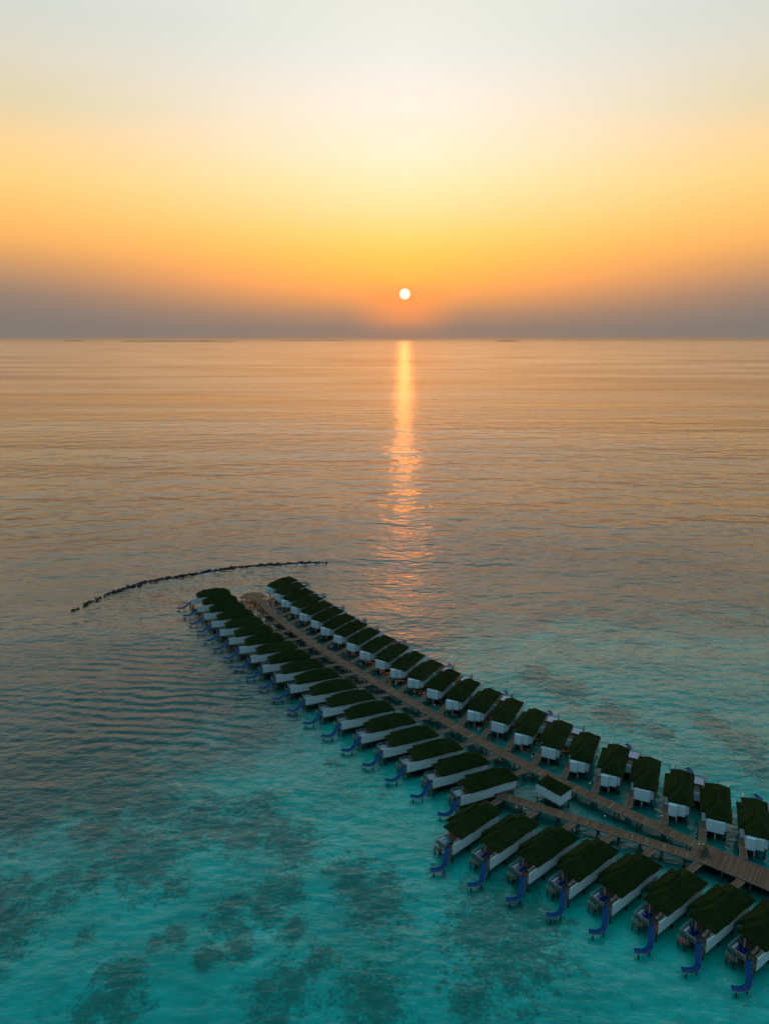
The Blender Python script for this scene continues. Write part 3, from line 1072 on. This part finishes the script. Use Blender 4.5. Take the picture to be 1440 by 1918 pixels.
for i, (x, y, a) in enumerate(RIGHT):
    nth = NUM[i]
    op, db = (i + 1) in OPEN, (i + 1) in DOUBLE
    o = villa(('R', op, db), x, y, a, False, op, db, M['pool_sky'], 11)
    w = 'two stepped white boxes' if db else 'one flat white box'
    tag(o, f'villa with {w} facing the jetty, {nth} from tip, seaward side', 'villa', 'water villas on the far side of the jetty')
    if op and (i + 1) not in NO_SLIDE:
        s = place('SR', lambda: make_slide(False), (*to_world(x, y, a, 0.7, 0.6, False), 0), R(a))
        tag(s, f'blue slide behind the {nth} villa from the tip on the seaward side', 'water slide', 'blue slides on the far side of the jetty')
    approach(x, y, a, False, [(MAIN, 3.0), (WIDE, 6.4)])

# sun loungers and swim rings on the terraces
for tagk, rows, word in (('L', LEFT, 'in the long slide row, counted from the far tip'), ('N', NEAR, 'along the branch boardwalk from its narrow end')):
    for i, (x, y, a) in enumerate(rows):
        if tagk == 'L' and i < 11:
            continue
        for j, (lx, ly) in enumerate(((-3.55, 2.05), (-3.35, 1.15))):
            wx, wy = to_world(x, y, a, lx, ly, True)
            o = place('lounger', make_lounger, (wx, wy, 1.996), R(a))
            side_ = 'beside the plunge pool' if j == 0 else 'beside the white wall'
            tag(o, f'beige sun lounger {side_}, {NUM[i]} villa ' + ('of the slide row' if tagk == 'L' else 'along the branch boardwalk'), 'sun lounger', 'sun loungers on the villa terraces')
for (tk, n), kind in ring_spots.items():
    x, y, a = (LEFT if tk == 'L' else NEAR)[n - 1]
    lx, ly, z = {0: (-0.95, 2.0, 1.996), 1: (-0.9, 0.75, 1.996), 2: (-1.5, 0.62, 1.996), 3: (0.25, 4.4, 1.101)}[kind]
    wx, wy = to_world(x, y, a, lx, ly, True)
    key = 'ring' if tk == 'L' else 'ring_red'
    o = place(key, lambda: make_ring(M['ring'] if tk == 'L' else M['ring_red']), (wx, wy, z), 0)
    where = {0: 'at the head of the slide', 1: 'between slide and white wall', 2: 'against the white wall', 3: 'on the lower platform'}[kind]
    tag(o, f'{"orange" if tk == "L" else "red"} swim ring {where}, {NUM[n - 1]} villa ' + ('of the slide row' if tk == 'L' else 'along the branch boardwalk'), 'swim ring')

# ------------------------------------------------------------------ white service hut between the boardwalks
hut = empty('service_hut', (41.2, 152.3, 0), R(-48.5))
tag(hut, 'small white hut on stilts under a dark green hip roof, between the two boardwalks', 'hut')
MB().box(-3.55, 3.55, -2.25, 2.25, 1.9, 4.3).obj('wall', M['white'], hut, bevel=0.03)
hip_roof(-3.6, 3.6, -2.3, 2.3, 4.45, 1.5, 2.2, seed=9).obj('roof', M['thatch'], hut)
MB().box(-3.65, 3.65, -2.35, 2.35, 1.68, 1.899).obj('floor', M['pile_cap'], hut)
for x in (-3.2, -1.0, 1.1, 3.2):
    for y in (-1.9, 1.9):
        MB().tube((x, y, -2.4), (x, y, 1.68), 0.19, 10).obj('pile', M['pile'], hut)

# ------------------------------------------------------------------ lamp posts
LAMPS = [(-18.9, 232.6), (-9.3, 217.8), (2.9, 204.4), (13.5, 190.2), (25.7, 177.5), (37.2, 163.6), (49.9, 152.7), (62.8, 140.5)]
LB = [(50.2, 140.9), (36.4, 148.1)]
LE = [(68.6, 131.6), (67.6, 131.6), (-58.2, 294.3), (-53.2, 292.6)]


def make_lamp():
    root = empty('lamp_post')
    MB().tube((0, 0, 0), (0, 0, 0.12), 0.11, 10).obj('base', M['lamp_pole'], root)
    MB().tube((0, 0, 0.12), (0, 0, 2.25), 0.045, 8).obj('pole', M['lamp_pole'], root)
    prof = [(0.02, 2.2)] + [(0.17 * math.sin(math.pi * t / 8), 2.40 - 0.17 * math.cos(math.pi * t / 8)) for t in range(1, 8)] + [(0.02, 2.57)]
    MB().lathe(prof, n=14).obj('globe', M['globe'], root, smooth=True)
    return root


def nearest_edge(p, P, off):
    best = None
    for a, b in zip(P, P[1:]):
        A, B, Q = Vector(a), Vector(b), Vector(p)
        t = max(0, min(1, (Q - A).dot(B - A) / (B - A).length_squared))
        c = A + (B - A) * t
        if best is None or (Q - c).length < best[0]:
            nrm = Vector((-(B - A).y, (B - A).x)).normalized()
            best = ((Q - c).length, c + nrm * off)
    return best[1]


j = 0
for grp, P, off in ((LAMPS, MAIN, 1.12), (LB, BRANCH, 1.05)):
    for q in grp:
        e = nearest_edge(q, P, off)
        o = place('lamp', make_lamp, (e.x, e.y, 2.005), 0)
        nm = 'main boardwalk' if P is MAIN else 'branch boardwalk'
        tag(o, f'white globe lamp post on the {nm}, {NUM[grp.index(q)]} ' + ('from its far tip' if P is MAIN else 'from the fork'), 'lamp post', 'globe lamps along the boardwalks')
for q, w in zip(LE, ('tall globe lamp beside the potted plants where the boardwalks fork', 'globe lamp at the corner of the fork beside the red flowers',
                     'lamp post on the far rim of the angular platform at the tip', 'lamp post on the platform rim facing the first far-side villa')):
    z = 2.022
    o = place('lamp', make_lamp, (*q, z), 0)
    tag(o, w, 'lamp post', 'globe lamps along the boardwalks')


# ------------------------------------------------------------------ potted plants at the fork
def potted(name, x, y, h, spread, leaf, label, n, cat='plant', stems=5, leaf_len=0.35):
    rs = random.Random(hash(label) % 1000 if False else len(label))
    root = empty(name, (x, y, 2.022))
    tag(root, label, cat, 'potted plants at the fork')
    MB().lathe([(0.2, 0), (0.28, 0.05), (0.34, 0.42), (0.37, 0.45), (0.37, 0.5), (0.31, 0.5), (0.3, 0.44)], n=14).obj('pot', M['pot'], root, smooth=False)
    st = MB()
    lf = MB()
    tips = []
    for i in range(stems):
        a = rs.uniform(0, 6.28)
        tip = Vector((math.cos(a) * spread * rs.uniform(0.3, 0.8), math.sin(a) * spread * rs.uniform(0.3, 0.8), 0.45 + h * rs.uniform(0.5, 0.9)))
        st.tube((rs.uniform(-.1, .1), rs.uniform(-.1, .1), 0.4), tip, 0.03, 6, 0.015)
        tips.append(tip)
    for i in range(n):
        t = rs.choice(tips)
        c = t * rs.uniform(0.55, 1.1) + Vector((rs.gauss(0, spread * 0.3), rs.gauss(0, spread * 0.3), rs.gauss(0.05, h * 0.12)))
        c.z = max(c.z, 0.5)
        d = Vector((rs.gauss(0, 1), rs.gauss(0, 1), rs.gauss(0.3, 0.7))).normalized()
        s_ = d.orthogonal().normalized()
        s_ = (Matrix.Rotation(rs.uniform(0, 6.28), 3, d) @ s_)
        L_ = leaf_len * rs.uniform(0.6, 1.2)
        lf.add([c, c + d * L_ * 0.5 + s_ * L_ * 0.22, c + d * L_, c + d * L_ * 0.5 - s_ * L_ * 0.22], [(0, 1, 2, 3)])
    st.obj('stem', M['dark_wood'], root)
    lf.obj('foliage', leaf, root)
    return root


potted('potted_palm', 69.3, 131.75, 1.7, 0.55, M['leaf_gold'], 'tall yellow-green leafy plant in a pot where the boardwalks fork', 150, stems=7, leaf_len=0.55)
potted('potted_shrub', 69.65, 130.75, 1.0, 0.55, M['bract'], 'pink flowering shrub in a pot on the boardwalk fork', 200, stems=6, leaf_len=0.22)
potted('potted_shrub', 68.55, 130.75, 0.75, 0.8, M['leaf'], 'low dark green bush in a pot between the pink and the red flowers', 260, stems=8, leaf_len=0.32)
potted('potted_shrub', 67.85, 131.0, 0.7, 0.5, M['bract_red'], 'red and orange flowering shrub in a pot beside the lamp at the fork', 160, stems=6, leaf_len=0.22)

# ------------------------------------------------------------------ curved breakwater of rocks
BW = [(-130.4, 276.3), (-126.5, 285.8), (-123.6, 294.6), (-118.5, 303.1), (-111.2, 312.4), (-101.8, 319.7), (-89.6, 325.9), (-76.2, 333.9), (-61.7, 338.8), (-46.5, 341.5), (-28.9, 343.9)]


def rock_mesh(seed):
    rs = random.Random(seed)
    bm = bmesh.new()
    bmesh.ops.create_icosphere(bm, subdivisions=2, radius=1.0)
    ax = [Vector((rs.gauss(0, 1), rs.gauss(0, 1), rs.gauss(0, 1))).normalized() for _ in range(9)]
    off = [rs.uniform(0.55, 0.85) for _ in ax]
    for v in bm.verts:
        c = v.co.copy()
        for n_, d in zip(ax, off):
            dd = c.dot(n_) - d
            if dd > 0:
                c -= n_ * dd * 0.9
        c *= rs.uniform(0.95, 1.07)
        v.co = c
    me = bpy.data.meshes.new('rock')
    bm.to_mesh(me)
    bm.free()
    me.materials.append(M['rock'])
    return me


RM = [rock_mesh(s) for s in range(8)]
rs = random.Random(21)
tot = sum(poly_len(BW))
s = 0.5
cnt = 0
while s < tot and cnt < 296:
    c, t = at_len(BW, s)
    u = s / tot
    dens = 1.0
    if 0.03 < u < 0.045 or 0.155 < u < 0.165 or u > 0.975:
        dens = 0.4
    if rs.random() < dens:
        for q in range(rs.choice((1, 1, 2))):
            o = bpy.data.objects.new('breakwater_rock', rs.choice(RM))
            COL.objects.link(o)
            w = rs.gauss(0, 0.75)
            sc = rs.uniform(0.42, 0.88) * (0.85 if dens < 1 else 1.0) * (0.7 if u < 0.16 else 1.0)
            o.location = (c.x - t.y * w, c.y + t.x * w, rs.uniform(0.0, 0.45) * sc)
            o.scale = (sc * rs.uniform(0.8, 1.3), sc * rs.uniform(0.8, 1.3), sc * rs.uniform(0.7, 1.0))
            o.rotation_euler = (rs.uniform(-0.4, 0.4), rs.uniform(-0.4, 0.4), rs.uniform(0, 6.28))
            tag(o, 'dark wet rock in the thin curved breakwater off the jetty tip', 'rock', 'rocks of the curved breakwater')
            cnt += 1
    s += rs.uniform(0.55, 0.85)
# thin foam along the sheltered side
fm = MB()
for (u0, u1, wd) in ((0.52, 0.58, 0.7), (0.70, 0.72, 0.6), (0.84, 0.95, 0.9)):
    s = u0 * tot
    while s < u1 * tot:
        c, t = at_len(BW, s)
        for q in range(2):
            w = -1.5 - rs.uniform(0, 1) * wd * 1.8
            L_, W_ = rs.uniform(0.4, 1.3), rs.uniform(0.12, 0.4)
            x, y = c.x - t.y * w, c.y + t.x * w
            n = 7
            pts = []
            for i in range(n):
                a = 2 * math.pi * i / n
                r_ = rs.uniform(0.7, 1.2)
                pts.append((x + t.x * L_ * math.cos(a) * r_ - t.y * W_ * math.sin(a) * r_, y + t.y * L_ * math.cos(a) * r_ + t.x * W_ * math.sin(a) * r_))
            fm.add([(px, py, 0.02 + 0.0007 * (len(fm.f) % 40)) for px, py in pts], [tuple(range(n))])
        s += rs.uniform(0.5, 1.1)
tag(fm.obj('foam', M['foam']), 'thin white foam along the sheltered edge of the rock breakwater', 'foam', kind='stuff')

# ------------------------------------------------------------------ evening haze over the sea
m, k = new_mat('evening_haze')
pv = k.n('ShaderNodeVolumePrincipled')
pv.inputs['Color'].default_value = (1.0, 0.80, 0.58, 1)
pv.inputs['Density'].default_value = 3.0e-5
pv.inputs['Anisotropy'].default_value = 0.7
k.link(pv.outputs[0], k.n('ShaderNodeOutputMaterial').inputs['Volume'])
hb = MB().box(-66000, 66000, -66000, 66000, -4.0, 125.0)
tag(hb.obj('haze', m), kind='stuff')
scene.cycles.volume_bounces = 0
